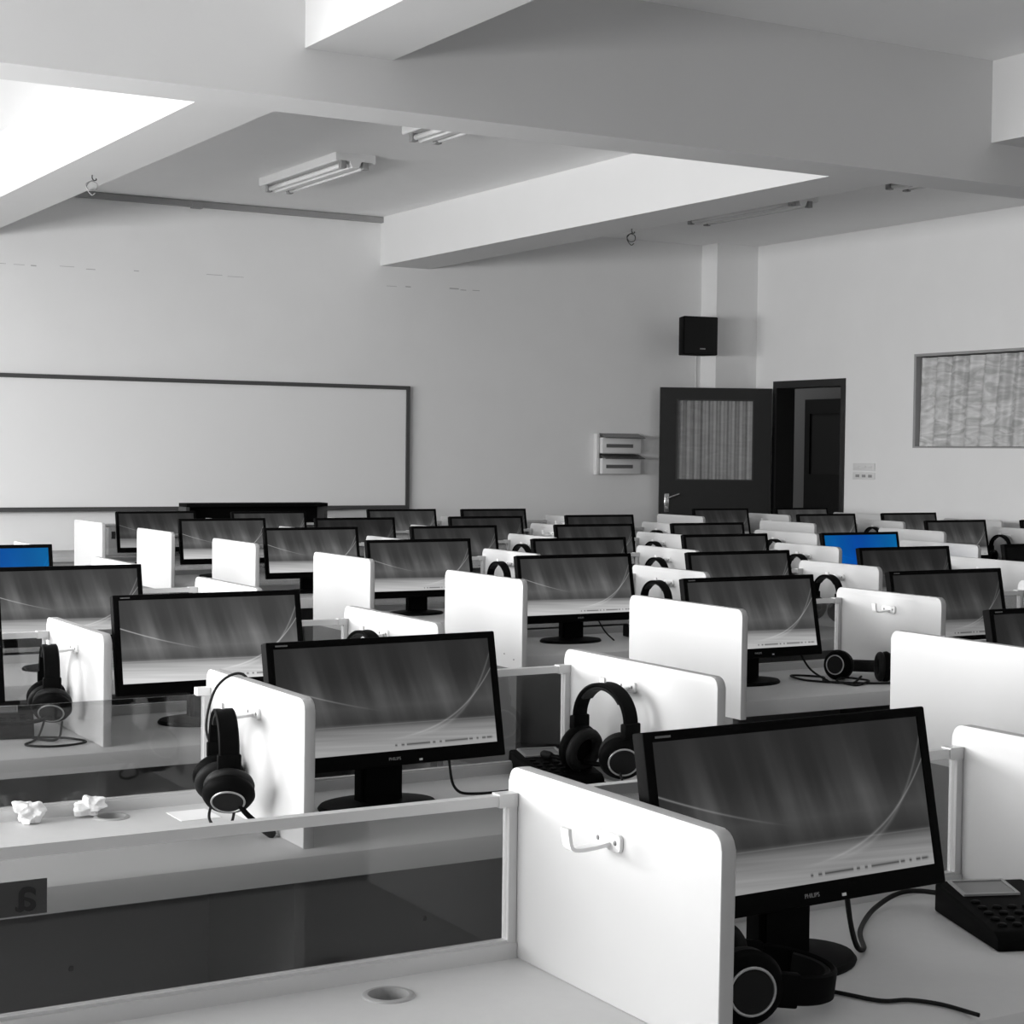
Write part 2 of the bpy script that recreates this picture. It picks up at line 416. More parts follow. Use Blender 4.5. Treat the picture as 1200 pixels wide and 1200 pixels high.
# ------------------------------------------------------------------ curtained window on the right wall
w6 = bpy.data.objects.new('window_6', None); COL.objects.link(w6); w6['kind'] = 'structure'; w6.location = (XWALL, 0, 0)
new_obj('window_frame', boxes([(.0, .12, WY0, WY1, WZ0, WZ0 + .012), (.0, .12, WY0, WY1, WZ1 - .02, WZ1), (.0, .12, WY1 - .025, WY1, WZ0 + .012, WZ1 - .02), (.0, .12, WY0, WY0 + .025, WZ0 + .012, WZ1 - .02)]), 'case_grey', w6)
new_obj('window_pane', box(.16, .17, WY0, WY1, WZ0, WZ1), 'label_grey', w6)
HARM = .08
tag(new_obj('curtain', pleated(WY0 + .03, WY1 - .03, WZ0 + .015, WZ1 - .03, .05, 15, n=400, rows=24, seed=9, axis=1, skew=.9), 'curtain_cloth', loc=(XWALL + .055, 0, 0)),
    'short shiny grey pleated curtain filling the high window in the right wall', 'curtain')

# ------------------------------------------------------------------ whiteboard, boxes, speaker, switches
wb = thing('whiteboard', 'long white board in a thin dark frame on the front wall', 'whiteboard', (2.0, YBACK, 1.0))
bx, bz = 6.24 - 2.0, .975
new_obj('board_face', box(-.6, bx - .03, -.02, -.002, .03, bz - .03), 'whiteboard_face', wb)
new_obj('board_frame', boxes([(-.6, bx, -.035, -.002, 0, .03), (-.6, bx, -.035, -.002, bz - .03, bz), (bx - .03, bx, -.035, -.002, .03, bz - .03)]), 'dark_alu', wb)
new_obj('pen_tray', box(.2, bx - .6, -.08, -.035, 0, .012), 'dark_alu', wb)

eb = thing('wall_switch_box', 'pale wall box with two dark hinged covers, left of the open door', 'electrical box', (8.0, YBACK, 1.28))
new_obj('back_plate', box(0, .03, -.05, 0, 0, .345, .004), 'panel_white', eb)
for z in (0.0, .175):
    h = new_obj('box_body', box(.035, .43, -.085, 0, z + .005, z + .14, .006), 'panel_white', eb)
    new_obj('breaker_row', box(.075, .345, -.089, -.084, z + .055, z + .085), 'smoked_cover', h)
    c = prism([(-.015, z + .17), (-.125, z + .135), (-.128, z + .141), (-.018, z + .176)], 0, .045, .445)
    new_obj('hinged_cover', c, 'smoked_cover', eb)

spk = thing('wall_speaker', 'black loudspeaker mounted high on the wall above the open door', 'speaker', (8.815, 12.0, 2.305), math.radians(-8))
new_obj('cabinet', prism([(-.165, -.075), (-.12, .10), (.12, .10), (.165, -.075)], 2, 0, .325, .008), 'black_plastic', spk)
gr = bmesh.new(); pts = []
for i in range(13):
    a = (i - 6) / 6; pts.append((.155 * a, -.078 - .022 * (1 - a * a)))
new_obj('grille', prism(pts + [(.155, -.07), (-.155, -.07)], 2, .008, .317), 'black_soft', spk)
new_obj('logo', box(-.02, .03, -.103, -.098, .045, .055), 'grey_mark', spk)
new_obj('wall_bracket', box(.03, .09, .09, .31, .12, .2), 'black_plastic', spk)
tag(new_obj('wall_mounted_wire', tube([(9.05, YBACK - .01, 2.45), (9.05, YBACK - .008, 2.2), (9.055, YBACK - .008, 1.9), (9.05, YBACK - .008, 1.2)], .006), 'panel_white'),
    'thin pale wire running down the wall below the loudspeaker', 'wire')

for k, (z, h, n, lab) in enumerate(((1.345, .06, 3, 'upper flat plate of small wall switches right of the doorway'), (1.272, .06, 3, 'lower flat plate of small wall switches right of the doorway'))):
    s = thing('switch_plate', lab, 'light switch', (XWALL, 10.56, z), 0, 'switch plates by the doorway')
    new_obj('plate', box(-.008, 0, 0, .26, 0, h, .003), 'switch_white', s)
    for j in range(n): new_obj('rocker', box(-.014, -.008, .03 + .075 * j, .07 + .075 * j, .018, .04, .002), 'grey_mark' if k else 'switch_white', s)

tag(new_obj('cable_conduit', boxes([(2.95, 6.06, YBACK - .05, YBACK, ZC - .045, ZC - .003), (4.42, 4.50, YBACK - .06, YBACK, ZC - .055, ZC - .003)]), 'conduit_grey'),
    'grey cable duct along the top of the front wall', 'conduit')
for (x, y, lab) in ((2.742, 9.18, 'small wire coil hanging from a hook under the left beam'), (6.33, 9.34, 'small wire coil hanging from a hook under the right beam')):
    h = thing('hanging_wire_coil', lab, 'hook', (x, y, 2.913), 0, 'wire coils under the beams')
    h.scale = (.62, .62, .55)
    new_obj('hook', tube([(0, 0, .0), (0, 0, -.03), (.015, 0, -.05), (.035, 0, -.045), (.035, 0, -.03)], .006), 'dark_grey', h)
    new_obj('wire_coil', tube([(.01, 0, -.045), (-.05, .01, -.09), (-.03, .0, -.15), (.03, -.01, -.14), (.04, 0, -.08), (-.01, .01, -.06), (-.045, .02, -.12), (.0, .01, -.19), (.03, .0, -.17)], .005), 'grey_mark' if x < 4 else 'dark_grey', h)

# ceiling lamps, switched off
def lamp(x, y0, y1, lab):
    t = thing('ceiling_lamp', lab, 'ceiling lamp', (x, y0, ZC), 0, 'fluorescent ceiling lamps'); L = y1 - y0
    new_obj('lamp_housing', prism([(-.135, 0), (-.135, -.045), (-.128, -.052), (-.11, -.045), (-.04, -.045), (-.022, -.085), (.022, -.085), (.04, -.045), (.11, -.045), (.128, -.052), (.135, -.045), (.135, 0)], 1, 0, L), 'lamp_white', t)
    for s in (-1, 1):
        new_obj('lamp_tube', tube([(.075 * s, .06, -.07), (.075 * s, L / 2, -.07), (.075 * s, L - .06, -.07)], .016, 10, 2), 'tube_glass', t)
        for q in (.03, L - .03): new_obj('lamp_holder', box(.075 * s - .02, .075 * s + .02, q - .02, q + .02, -.09, -.04, .004), 'grey_mark', t)
lamp(4.58, 9.8, 11.05, 'twin tube lamp on the ceiling, nearest the front wall on the left')
lamp(4.53, 7.55, 8.8, 'twin tube lamp half hidden by the cross beam, left of the right beam')
lamp(7.88, 9.5, 10.75, 'twin tube lamp on the ceiling right of the right beam, nearest the front wall')
lamp(7.92, 7.35, 8.62, 'twin tube lamp half hidden by the cross beam, nearest the right wall')

# ------------------------------------------------------------------ teacher's desk at the front
t = thing('teacher_desk', 'low grey desk along the front wall under the whiteboard', 'desk', (2.9, 11.35, 0))
new_obj('desktop', box(0, 2.4, 0, .75, .70, .735, .004), 'case_grey', t)
new_obj('desk_front', box(.04, 2.36, .04, .07, .0, .70), 'conduit_grey', t)
for x in (0.04, 2.32): new_obj('side_panel', box(x, x + .04, .07, .72, 0, .70), 'conduit_grey', t)
t = thing('computer_case', 'grey case with a dark slot beside the leftmost far divider', 'computer case', (3.53, 11.42, .735))
new_obj('case_body', box(0, .42, 0, .3, 0, .20, .005), 'case_grey', t)
new_obj('slot', box(.02, .045, -.004, .003, .11, .16), 'hole_black', t)
t = thing('console_hutch', 'wide black console with an overhanging top in front of the whiteboard', 'console', (4.035, 11.36, .735))
new_obj('top_panel', box(0, 1.05, -.06, .10, .325, .35, .003), 'black_plastic', t)
for x in (0.0, 1.025): new_obj('side_panel', box(x, x + .025, -.05, .10, 0, .325), 'dark_grey', t)
new_obj('back_panel', box(.025, 1.025, .07, .10, 0, .325), 'black_plastic', t)
new_obj('shelf', box(.025, 1.025, -.03, .07, .16, .18), 'dark_grey', t)

# ------------------------------------------------------------------ benches
BLOCK = {'left': (-.481, XB, 'left block'), 'middle': (XC, XG, 'middle block'), 'right': (XH, XH + 2 * W, 'right block')}
TH = .05
def bench(row, blk):
    x0, x1, nm = BLOCK[blk]; y = ROW[row]
    t = thing('computer_bench', 'long pale bench of the %s, %s of seats' % (nm, ORD[row]), 'desk', (x0, y, 0), 0, 'benches of the computer rows')
    L = x1 - x0
    prof = [(.045, 0), (-.515, 0), (-.528, -.007), (-.534, -.02), (-.534, -TH), (.045, -TH)]
    if (row, blk) == (2, 'left'):
        for sx in (.957, 1.735):
            new_obj('screw', lathe([(.006, 0), (.005, .002), (0, .0025)], 'Z', 12, Matrix.Rotation(PI / 2, 4, 'X')), 'ink_black', t, loc=(sx - x0, -.02, .437))
    holes = GROMMETS.get((row, blk), [])
    me = prism([(a, DESK + b) for a, b in prof], 0, .022, L)
    top = new_obj('desktop', me, 'desk_laminate', t)
    new_obj('modesty_panel', box(.03, L - .002, -.02, 0, .10, DESK - TH), 'modesty', t)
    for i in range(1, int(L / W)):
        new_obj('leg_panel', box(i * W, i * W + .02, -.46, -.02, 0, DESK - TH), 'modesty', t)
    for (gx, gy) in holes:
        g = new_obj('cable_grommet', lathe([(.0272, -.049), (.0272, .003), (.031, .0035), (.0345, .002), (.0355, 0), (.0274, 0), (.0274, -.049)], 'Z', 36), 'grommet_grey', t, loc=(gx - x0, gy - y, DESK))
        # the hole itself is cut into the board below
        bmh = bmesh.new(); bmesh.ops.create_cone(bmh, cap_ends=True, segments=36, radius1=.0275, radius2=.0275, depth=.2)
        cut = bpy.data.objects.new('cut', mesh_of(bmh)); COL.objects.link(cut); cut.parent = t; cut.location = (gx - x0, gy - y, DESK)
        cut.hide_render = True
        bpy.context.view_layer.update()
        md = top.modifiers.new('b', 'BOOLEAN'); md.object = cut; md.operation = 'DIFFERENCE'; md.solver = 'EXACT'
        dg = bpy.context.evaluated_depsgraph_get(); nm2 = bpy.data.meshes.new_from_object(top.evaluated_get(dg))
        top.modifiers.clear(); top.data = nm2; bpy.data.objects.remove(cut)
    return t
GROMMETS = {(1, 'left'): [(1.003, 2.024)], (2, 'left'): [(1.018, 3.268)]}
for r in range(1, 7): bench(r, 'left')
for r in range(2, 9): bench(r, 'middle')
for r in range(6, 9): bench(r, 'right')

# ------------------------------------------------------------------ dividers and end panels
def divider_mesh(L, z0, h):
    bm = bmesh.new(); poly = round_rect(L, h, .022, 6, (1, 1, 0, 0))
    v0 = [bm.verts.new((0, p[0] - L, p[1] + z0)) for p in poly]; v1 = [bm.verts.new((.0215, p[0] - L, p[1] + z0)) for p in poly]
    f0 = bm.faces.new(v0[::-1]); f1 = bm.faces.new(v1); n = len(poly)
    for i in range(n): bm.faces.new((v0[i], v0[(i + 1) % n], v1[(i + 1) % n], v1[i]))
    es = [e for e in bm.edges if any(f in (f0, f1) for f in e.link_faces)]
    bmesh.ops.bevel(bm, geom=es, offset=.0022, segments=2, profile=.5, affect='EDGES')
    me = mesh_of(bm, smooth=True, angle=.5)
    me.materials.append(MATS['divider_laminate']); me.materials.append(MATS['divider_edge'])
    for p in me.polygons: p.material_index = 0 if abs(p.normal.x) > .5 else 1
    return me
ME_DIV = divider_mesh(.499, 0, TOP - DESK)
ME_END = divider_mesh(.577, -.05, TOP - DESK + .05)
ME_LEG = box(.001, .0205, -.54, 0, -DESK, -.05)
def hook_meshes():
    bm = bmesh.new(); poly = round_rect(.062, .022, .006, 4)
    v0 = [bm.verts.new((-.005, p[0] - .031, p[1] - .011)) for p in poly]; v1 = [bm.verts.new((0, p[0] - .031, p[1] - .011)) for p in poly]
    bm.faces.new(v0[::-1]); bm.faces.new(v1); n = len(poly)
    for i in range(n): bm.faces.new((v0[i], v0[(i + 1) % n], v1[(i + 1) % n], v1[i]))
    plate = mesh_of(bm)
    bm = bmesh.new()
    sweep(bm, catmull([(-.003, 0, -.003), (-.025, 0, -.006), (-.05, 0, -.007), (-.062, 0, -.003), (-.066, 0, .012), (-.067, 0, .022)], 4), [(-.009, -.0025), (.009, -.0025), (.009, .0025), (-.009, .0025)], Vector((.3, 0, 1)))
    arm = mesh_of(bm, smooth=True, angle=.8)
    sc = lathe([(.0035, 0), (.003, .001), (0, .0012)], 'Z', 12, Matrix.Rotation(-PI / 2, 4, 'Y'))
    return plate, arm, sc
ME_PLATE, ME_ARM, ME_SCREW = hook_meshes()
HOOK_Y, HOOK_Z = -.262, .955
NAMES = {'A': 'left block', 'B': 'right end of the left block', 'C': 'left end of the middle block', 'D': 'after the first middle block seat',
         'E': 'after the second middle block seat', 'F': 'after the third middle block seat', 'G': 'right end of the middle block',
         'H': 'left end of the right block', 'I': 'middle of the right block', 'J': 'right wall end of the right block'}
HUNG = {}
def divider(col, row):
    end = col in 'BCGHJ'
    y = ROW[row]; x = LINE[col]
    hung = HUNG.get((col, row))
    state = 'with hung headset' if hung else ('with empty hook' if (col, row) in (('A', 1), ('D', 3)) else 'white')
    if state == 'white': lab = 'white %s, %s, %s' % ('end panel' if end else 'divider', NAMES[col], ORD[row])
    else: lab = 'white %s %s, %s, %s' % ('end panel' if end else 'divider', state, NAMES[col], ORD[row])
    t = thing('end_panel' if end else 'desk_divider', lab, 'divider', (x, y, DESK), 0, 'white end panels of the benches' if end else 'white dividers between the seats')
    new_obj('panel', ME_END if end else ME_DIV, None, t)
    if end: new_obj('leg_panel', ME_LEG, 'modesty', t)
    if col not in 'CH':
        h = new_obj('headset_hook', ME_PLATE, 'white_plastic', t, loc=(-.0005, HOOK_Y, HOOK_Z - DESK))
        new_obj('hook_arm', ME_ARM, 'white_plastic', h)
        for s in (-1, 1): new_obj('screw', ME_SCREW, 'screw_grey', h, loc=(-.005, .02 * s, 0))
    if col == 'C' and row in (4, 5):
        for (dy, z) in ((-.454, .738), (-.521, .724)): new_obj('screw', ME_SCREW, 'screw_grey', t, loc=(0, dy, z - DESK))
    return t
for k in (('A', 2), ('B', 2), ('A', 3), ('B', 3), ('E', 3), ('D', 4), ('D', 5), ('E', 4), ('E', 5), ('E', 6), ('F', 5), ('F', 6), ('G', 6), ('G', 7), ('I', 6), ('I', 7)): HUNG[k] = True
DIVS = [('A', r) for r in (1, 2, 3)] + [('B', r) for r in range(1, 7)] + [('C', r) for r in range(2, 9)] + [('D', r) for r in range(3, 9)] + \
       [('E', r) for r in range(3, 9)] + [('F', r) for r in range(4, 9)] + [('G', r) for r in range(5, 9)] + [('H', r) for r in (6, 7, 8)] + \
       [('I', r) for r in (6, 7, 8)] + [('J', r) for r in (7, 8)]
for c, r in DIVS: divider(c, r)

# ------------------------------------------------------------------ tinted glass screens between the dividers
SEATNAME = {'@': 'left block, left of the first divider', 'A': 'right seat of the left block', 'C': 'first seat of the middle block', 'D': 'second seat of the middle block',
            'E': 'third seat of the middle block', 'F': 'fourth seat of the middle block', 'H': 'left seat of the right block', 'I': 'right seat of the right block'}
def screen(a, row, toprail=True):
    xs = {'@': (XA - W, XA)}.get(a)
    if xs is None:
        nxt = {'A': 'B', 'C': 'D', 'D': 'E', 'E': 'F', 'F': 'G', 'H': 'I', 'I': 'J'}[a]; xs = (LINE[a], LINE[nxt])
    x0 = xs[0] + .0225; L = xs[1] - .001 - x0; y = ROW[row] - .018
    t = thing('glass_screen', 'low %s glass screen, %s, %s' % ('framed' if toprail else 'rimless', SEATNAME[a], ORD[row]), 'glass screen', (x0, y, DESK), 0, 'tinted glass screens behind the seats')
    new_obj('bottom_rail', boxes([(0, L, -.012, .012, 0, .022), (0, L, -.007, .007, .022, .026)]), 'alu', t)
    zt = .218
    if toprail:
        new_obj('top_rail', boxes([(0, L - .03, -.009, .009, zt, zt + .015), (L - .03, L, -.011, .011, zt - .002, zt + .017)]), 'alu', t)
        for x in (0, L - .013): new_obj('post', box(x, x + .013, -.009, .009, .022, zt), 'alu', t)
    else:
        new_obj('top_rail', box(L - .028, L, -.009, .009, zt, zt + .016), 'white_plastic', t)
        new_obj('post', box(L - .013, L, -.009, .009, .022, zt), 'alu', t)
    new_obj('pane', box(.01, L - .011, -.003, .003, .022, zt + .002), 'tinted_glass', t)
    return t
for r in (1, 2, 3): screen('@', r, r != 2)
for r in range(1, 7): screen('A', r)
for a, rows in (('C', range(2, 9)), ('D', range(3, 9)), ('E', range(4, 9)), ('F', range(4, 9)), ('H', (6, 7, 8)), ('I', (6, 7, 8))):
    for r in rows: screen(a, r)
# sticker seen from the back on the nearest glass
t = thing('seat_sticker', 'dark sticker with black letters seen from behind on the nearest glass', 'sticker', (.518, ROW[1] - .018 + .0045, .906))
new_obj('label_sheet', box(-.06, .058, -.0005, .0005, -.022, .021), 'label_grey', t)
tm = text_mesh('a', .062, .0004, .0007); o = new_obj('letter', tm, 'ink_black', t, loc=(.032, -.0012, .0025), rot=(PI / 2, 0, 0)); o.scale = (-1, 1, 1)
tm = text_mesh('s', .062, .0004, .0007); o = new_obj('letter', tm, 'ink_black', t, loc=(-.014, -.0012, .0025), rot=(PI / 2, 0, 0)); o.scale = (-1, 1, 1)

# ------------------------------------------------------------------ monitors
PW, PH, PT, TILT = .515, .256, .036, math.radians(11.5)
def panel_meshes():
    # casing in panel frame: x across, z up the panel, front at y = 0, back at y = PT
    bl, bt, bb = .016, .014, .029
    bm = bmesh.new()
    o = [(-PW / 2, 0), (PW / 2, 0), (PW / 2, PH), (-PW / 2, PH)]
    i = [(-PW / 2 + bl, bb), (PW / 2 - bl, bb), (PW / 2 - bl, PH - bt), (-PW / 2 + bl, PH - bt)]
    of = [bm.verts.new((x, 0, z)) for x, z in o]; inf = [bm.verts.new((x, 0.0015, z)) for x, z in i]; ind = [bm.verts.new((x, .004, z)) for x, z in i]
    ob = [bm.verts.new((x, PT * .62, z)) for x, z in o]; bb_ = [bm.verts.new((x * .86, PT, z * .8 + PH * .1)) for x, z in o]
    for k in range(4):
        n = (k + 1) % 4
        bm.faces.new((of[k], of[n], inf[n], inf[k])); bm.faces.new((inf[k], inf[n], ind[n], ind[k])); bm.faces.new((of[n], of[k], ob[k], ob[n])); bm.faces.new((ob[n], ob[k], bb_[k], bb_[n]))
    bm.faces.new(bb_); bm.faces.new(ind)
    bmesh.ops.recalc_face_normals(bm, faces=bm.faces)
    es = [e for e in bm.edges if (e.verts[0] in of and e.verts[1] in of) or (e.verts[0] in of and e.verts[1] in ob) or (e.verts[1] in of and e.verts[0] in ob)]
    bmesh.ops.bevel(bm, geom=es, offset=.003, segments=2, profile=.5, affect='EDGES')
    cas = mesh_of(bm, smooth=True, angle=.5)
    bm = bmesh.new(); uvl = bm.loops.layers.uv.new('UVMap')
    vs = [bm.verts.new((x, .0035, z)) for x, z in i]; f = bm.faces.new(vs)
    for lp, uv in zip(f.loops, ((0, 0), (1, 0), (1, 1), (0, 1))): lp[uvl].uv = uv
    f.normal_update()
    if f.normal.y > 0: f.normal_flip()
    scr = bpy.data.meshes.new('scr'); bm.to_mesh(scr); bm.free()
    lg = text_mesh('PHILIPS', .0085, .0003)
    lg.transform(Matrix.Translation((.0, -.0006, .0135)) @ Matrix.Rotation(PI / 2, 4, 'X'))
    sm = box(-PW / 2 + .02, -PW / 2 + .045, -.0008, .0005, PH - .0095, PH - .0065)
    led = box(.055, .062, -.001, .001, .006, .010)
    R = Matrix.Translation((0, -.078, 0)) @ Matrix.Rotation(-TILT, 4, 'X')
    for me in (cas, scr, lg, sm, led): me.transform(R)
    neck = prism([(-.045, 0), (.045, 0), (.05, 1), (-.05, 1)], 1, -.025, .02)
    nk = bmesh.new(); bm_box(nk, -.047, .047, -.028, .014, 0, 1); bmesh.ops.bevel(nk, geom=[e for e in nk.edges if abs(e.verts[0].co.z - e.verts[1].co.z) > .5], offset=.008, segments=3, affect='EDGES')
    neck = mesh_of(nk, smooth=True, angle=.6)
    prof = [(0, .0), (.125, .0), (.127, .004), (.122, .010), (.09, .014), (.05, .017), (0, .018)]
    base = lathe(prof, 'Z', 40, Matrix.Translation((0, -.005, 0)) @ Matrix.Diagonal((1, .72, 1, 1)))
    back = box(-.13, .13, PT - .012 - .078, PT + .022 - .078, .045, .2, .012)
    back.transform(Matrix.Translation((0, -.078, 0)) @ Matrix.Rotation(-TILT, 4, 'X') @ Matrix.Translation((0, .078, 0)))
    return cas, scr, lg, sm, led, neck, base, back
ME_MON = panel_meshes()
def monitor(row, blk, xc, ztop, gain, lab, blue=False, rz=0.0, off=False):
    t = thing('computer_monitor', lab, 'monitor', (xc, ROW[row] - .22 + {(3, 4.230): .02}.get((row, xc), 0), DESK), rz, 'computer monitors on the benches')
    cas, scr, lg, sm, led, neck, base, back = ME_MON
    up = ztop - DESK - PH * math.cos(TILT)
    new_obj('stand_base', base, 'black_gloss', t)
    n = new_obj('stand_neck', neck, 'black_plastic', t, loc=(0, 0, .012)); n.scale = (1, 1, up + .06)
    c = new_obj('casing', cas, 'black_plastic', t, loc=(0, 0, up))
    s = new_obj('screen', scr if not blue else ME_BLUE, 'screen_wallpaper' if not blue else 'screen_blue', t, loc=(0, 0, up))
    s.color = (gain, gain, gain, 1)
    new_obj('rear_cover', back, 'black_plastic', t, loc=(0, 0, up))
    if row <= 4: new_obj('logo', lg, 'grey_mark', c)
    if row <= 3:
        new_obj('model_mark', sm, 'label_grey', c); new_obj('power_light', led, 'panel_white', c)
    return t
ME_BLUE = ME_MON[1].copy()
MON = [(1,'L',1.548,1.090,.9),(2,'L',1.519,1.086,1.05),(3,'L',1.596,1.082,2.2),(4,'L',1.566,1.075,2.0),(5,'L',1.611,1.077,-1),(3,'L',.801,1.084,1.6),
(2,'M',3.441,1.081,.8),(3,'M',3.376,1.078,1.5),(4,'M',3.515,1.074,1.7),(5,'M',3.487,1.072,1.7),(6,'M',3.524,1.070,1.9),(7,'M',3.506,1.069,1.9),(8,'M',3.537,1.066,1.1),
(3,'M',4.230,1.077,.85),(4,'M',4.298,1.072,1.2),(5,'M',4.324,1.066,1.2),(6,'M',4.342,1.069,1.2),(7,'M',4.327,1.066,.7),(8,'M',4.291,1.060,1.5),
(4,'M',5.185,1.074,.7),(5,'M',5.170,1.072,1.1),(6,'M',5.222,1.068,1.1),(7,'M',5.209,1.067,.9),(8,'M',5.252,1.068,1.5),
(4,'M',6.030,1.075,0.),(5,'M',6.033,1.069,-1),(6,'M',6.001,1.067,1.0),(7,'M',6.039,1.069,.8),(8,'M',5.965,1.066,.7),
(8,'R',7.933,1.056,.8),(8,'R',8.716,1.056,1.8),(7,'R',7.909,1.060,1.3),(7,'R',8.672,1.062,1.2),(6,'R',7.944,1.064,1.2),(6,'R',8.780,1.060,.8)]
BN = {'L': 'left block', 'M': 'middle block', 'R': 'right block'}
for row, blk, xc, zt, g in MON:
    if blk == 'L': seat = 'right seat' if xc > XA else 'left seat'
    elif blk == 'M': seat = ['first seat', 'second seat', 'third seat', 'fourth seat'][int((xc - XC) / W)]
    else: seat = ['left seat', 'right seat'][int((xc - XH) / W)]
    kind = 'blue wallpaper' if g < 0 else ('blank black screen' if g == 0 else 'grey wallpaper')
    lab = 'black monitor with %s, %s of the %s, %s' % (kind, seat, BN[blk], ORD[row])
    monitor(row, blk, xc, zt, max(g, 0), lab, blue=g < 0, rz=math.radians(2.0) if (row, blk) in ((1, 'L'), (2, 'L')) else 0)

# ------------------------------------------------------------------ headsets
def headset_meshes():
    R = .074
    def arc(a0, a1, n, rad=R): return [Vector((rad * math.sin(math.radians(a0 + (a1 - a0) * i / n)), 0, -R + rad * math.cos(math.radians(a0 + (a1 - a0) * i / n)))) for i in range(n + 1)]
    bm = bmesh.new(); P = arc(-88, 88, 32)
    prof = [(-.017, -.004), (.017, -.004), (.0195, 0), (.017, .004), (-.017, .004), (-.0195, 0)]
    sweep(bm, P, prof, lambda i: (P[i] - Vector((0, 0, -R))).normalized())
    band = mesh_of(bm, smooth=True, angle=.7)
    bm = bmesh.new(); P2 = arc(-52, 52, 24, R - .0065)
    pr2 = [(-.014, -.004), (.014, -.004), (.016, .0), (.014, .003), (-.014, .003), (-.016, 0)]
    sweep(bm, P2, pr2, lambda i: (P2[i] - Vector((0, 0, -R))).normalized())
    pad = mesh_of(bm, smooth=True, angle=.7)
    slid = {}
    for s in (-1, 1):
        b = boxes([(s * R - .008, s * R + .008, -.022, .022, -R - .026, -R + .004)], .003)
        y = boxes([(s * R - .005, s * R + .005, -.014, .014, -R - .062, -R - .02)], .002)
        slid[s] = (b, y)
    # cup about local x, outer face towards +x
    cup = lathe([(0, -.006), (.036, -.006), (.042, .0), (.043, .008), (.038, .017), (.030, .021), (.026, .0225), (0, .0225)], 'X', 36)
    pad_ring = torus(.031, .0105, 'X', 36, 10, Matrix.Translation((-.011, 0, 0)))
    ring = torus(.0265, .0017, 'X', 36, 8, Matrix.Translation((.0225, 0, 0)))
    cap = lathe([(.025, .0215), (.024, .0235), (.0, .0245)], 'X', 36)
    boom = tube([(.012, 0, -.03), (.012, -.02, -.055), (.004, -.05, -.085), (-.006, -.075, -.11)], .0055)
    mic = lathe([(.0, 0), (.007, .002), (.009, .008), (.009, .026), (.006, .032), (0, .033)], 'Z', 16)
    return band, pad, slid, cup, pad_ring, ring, cap, boom, mic
HM = headset_meshes()
def headset(loc, rot, lab, swivel=(20, -20), boom=True, group='headsets hung on the divider hooks', boom_rot=0.0, detail=True, turn=0.0, near=.071):
    band, pad, slid, cup, pr, ring, cap, bo, mic = HM
    t = thing('headset', lab, 'headset', loc, 0, group, rot)
    new_obj('headband', band, 'black_plastic', t); new_obj('band_pad', pad, 'black_soft', t)
    for s, sw in zip((-1, 1), swivel):
        new_obj('slider', slid[s][0], 'black_plastic', t); new_obj('yoke', slid[s][1], 'black_plastic', t)
        c = new_obj('ear_cup', cup, 'black_plastic', t, loc=(s * .071 if s < 0 else near, 0, -.139), rot=(0, math.radians(sw) * s, math.radians(turn) if s > 0 else PI))
        c.scale = (1.1, 1.14, 1.14)
        new_obj('ear_pad', pr, 'black_soft', c)
        if detail: new_obj('ring', ring, 'grey_ring', c)
        new_obj('cap', cap, 'black_soft', c)
        if boom and s > 0:
            b = new_obj('mic_boom', bo, 'black_plastic', c, rot=(boom_rot, 0, 0)); m = new_obj('microphone', mic, 'black_soft', c)
            m.location = Matrix.Rotation(boom_rot, 4, 'X') @ Vector((-.006, -.07, -.105)); m.rotation_euler = (boom_rot + math.radians(-140), 0, 0)
    return t
HA = {('A', 2): (-103, 1.0), ('B', 2): (-79, 1.05), ('A', 3): (-100, 1.0)}
HLAB = {'A': 'left block divider', 'B': 'left block right end panel', 'D': 'first middle block divider', 'E': 'second middle block divider', 'F': 'third middle block divider', 'G': 'middle block right end panel', 'I': 'right block divider'}
HS = {}
for (c, r) in HUNG:
    a, s = HA.get((c, r), (-84 + random.uniform(-5, 5), 1.0))
    h = headset((LINE[c] - .0645, ROW[r] + HOOK_Y - random.uniform(0, .01), HOOK_Z + .008), (0, 0, math.radians(a)),
            'black headset hung on the %s, %s' % (HLAB[c], ORD[r]), swivel=(30, 42) if c == 'A' else (14, 22), boom=False, detail=r <= 5, turn=-38 if (c, r) == ('B', 2) else (-12 if c == 'A' else 0), near=.052 if (c, r) == ('B', 2) else .071)
    h.scale = (s, s, s); HS[c, r] = h
# cords of the close headsets, each a part of its headset
def cord(head, pts, r=.0028):
    bpy.context.view_layer.update()
    o = new_obj('cord', tube(pts, r), 'cable_black'); o.parent = head; o.matrix_parent_inverse = head.matrix_world.inverted()
def cable(pts, lab, r=.003): return tag(new_obj('power_cable', tube(pts, r), 'cable_black'), lab, 'cable')
cord(HS['A', 2], [(1.195, 3.155, .855), (1.183, 3.195, .91), (1.205, 3.212, .98), (1.236, 3.20, 1.013), (1.262, 3.18, 1.006), (1.272, 3.14, .93), (1.30, 3.16, .80), (1.36, 3.2, .745)])
cord(HS['A', 2], [(1.16, 3.09, .80), (1.14, 3.06, .765), (1.155, 3.03, .744), (1.18, 3.05, .755), (1.175, 3.02, .79)])
cord(HS['A', 3], [(1.16, 4.26, .79), (1.13, 4.22, .746), (1.08, 4.14, .744), (1.14, 4.09, .744), (1.22, 4.12, .744), (1.19, 4.20, .744), (1.12, 4.24, .744), (1.16, 4.16, .748), (1.19, 4.22, .78)])
cord(HS['B', 2], [(2.035, 3.03, .80), (2.03, 3.0, .76), (2.045, 3.06, .744), (2.06, 3.12, .744), (2.05, 3.19, .75)])

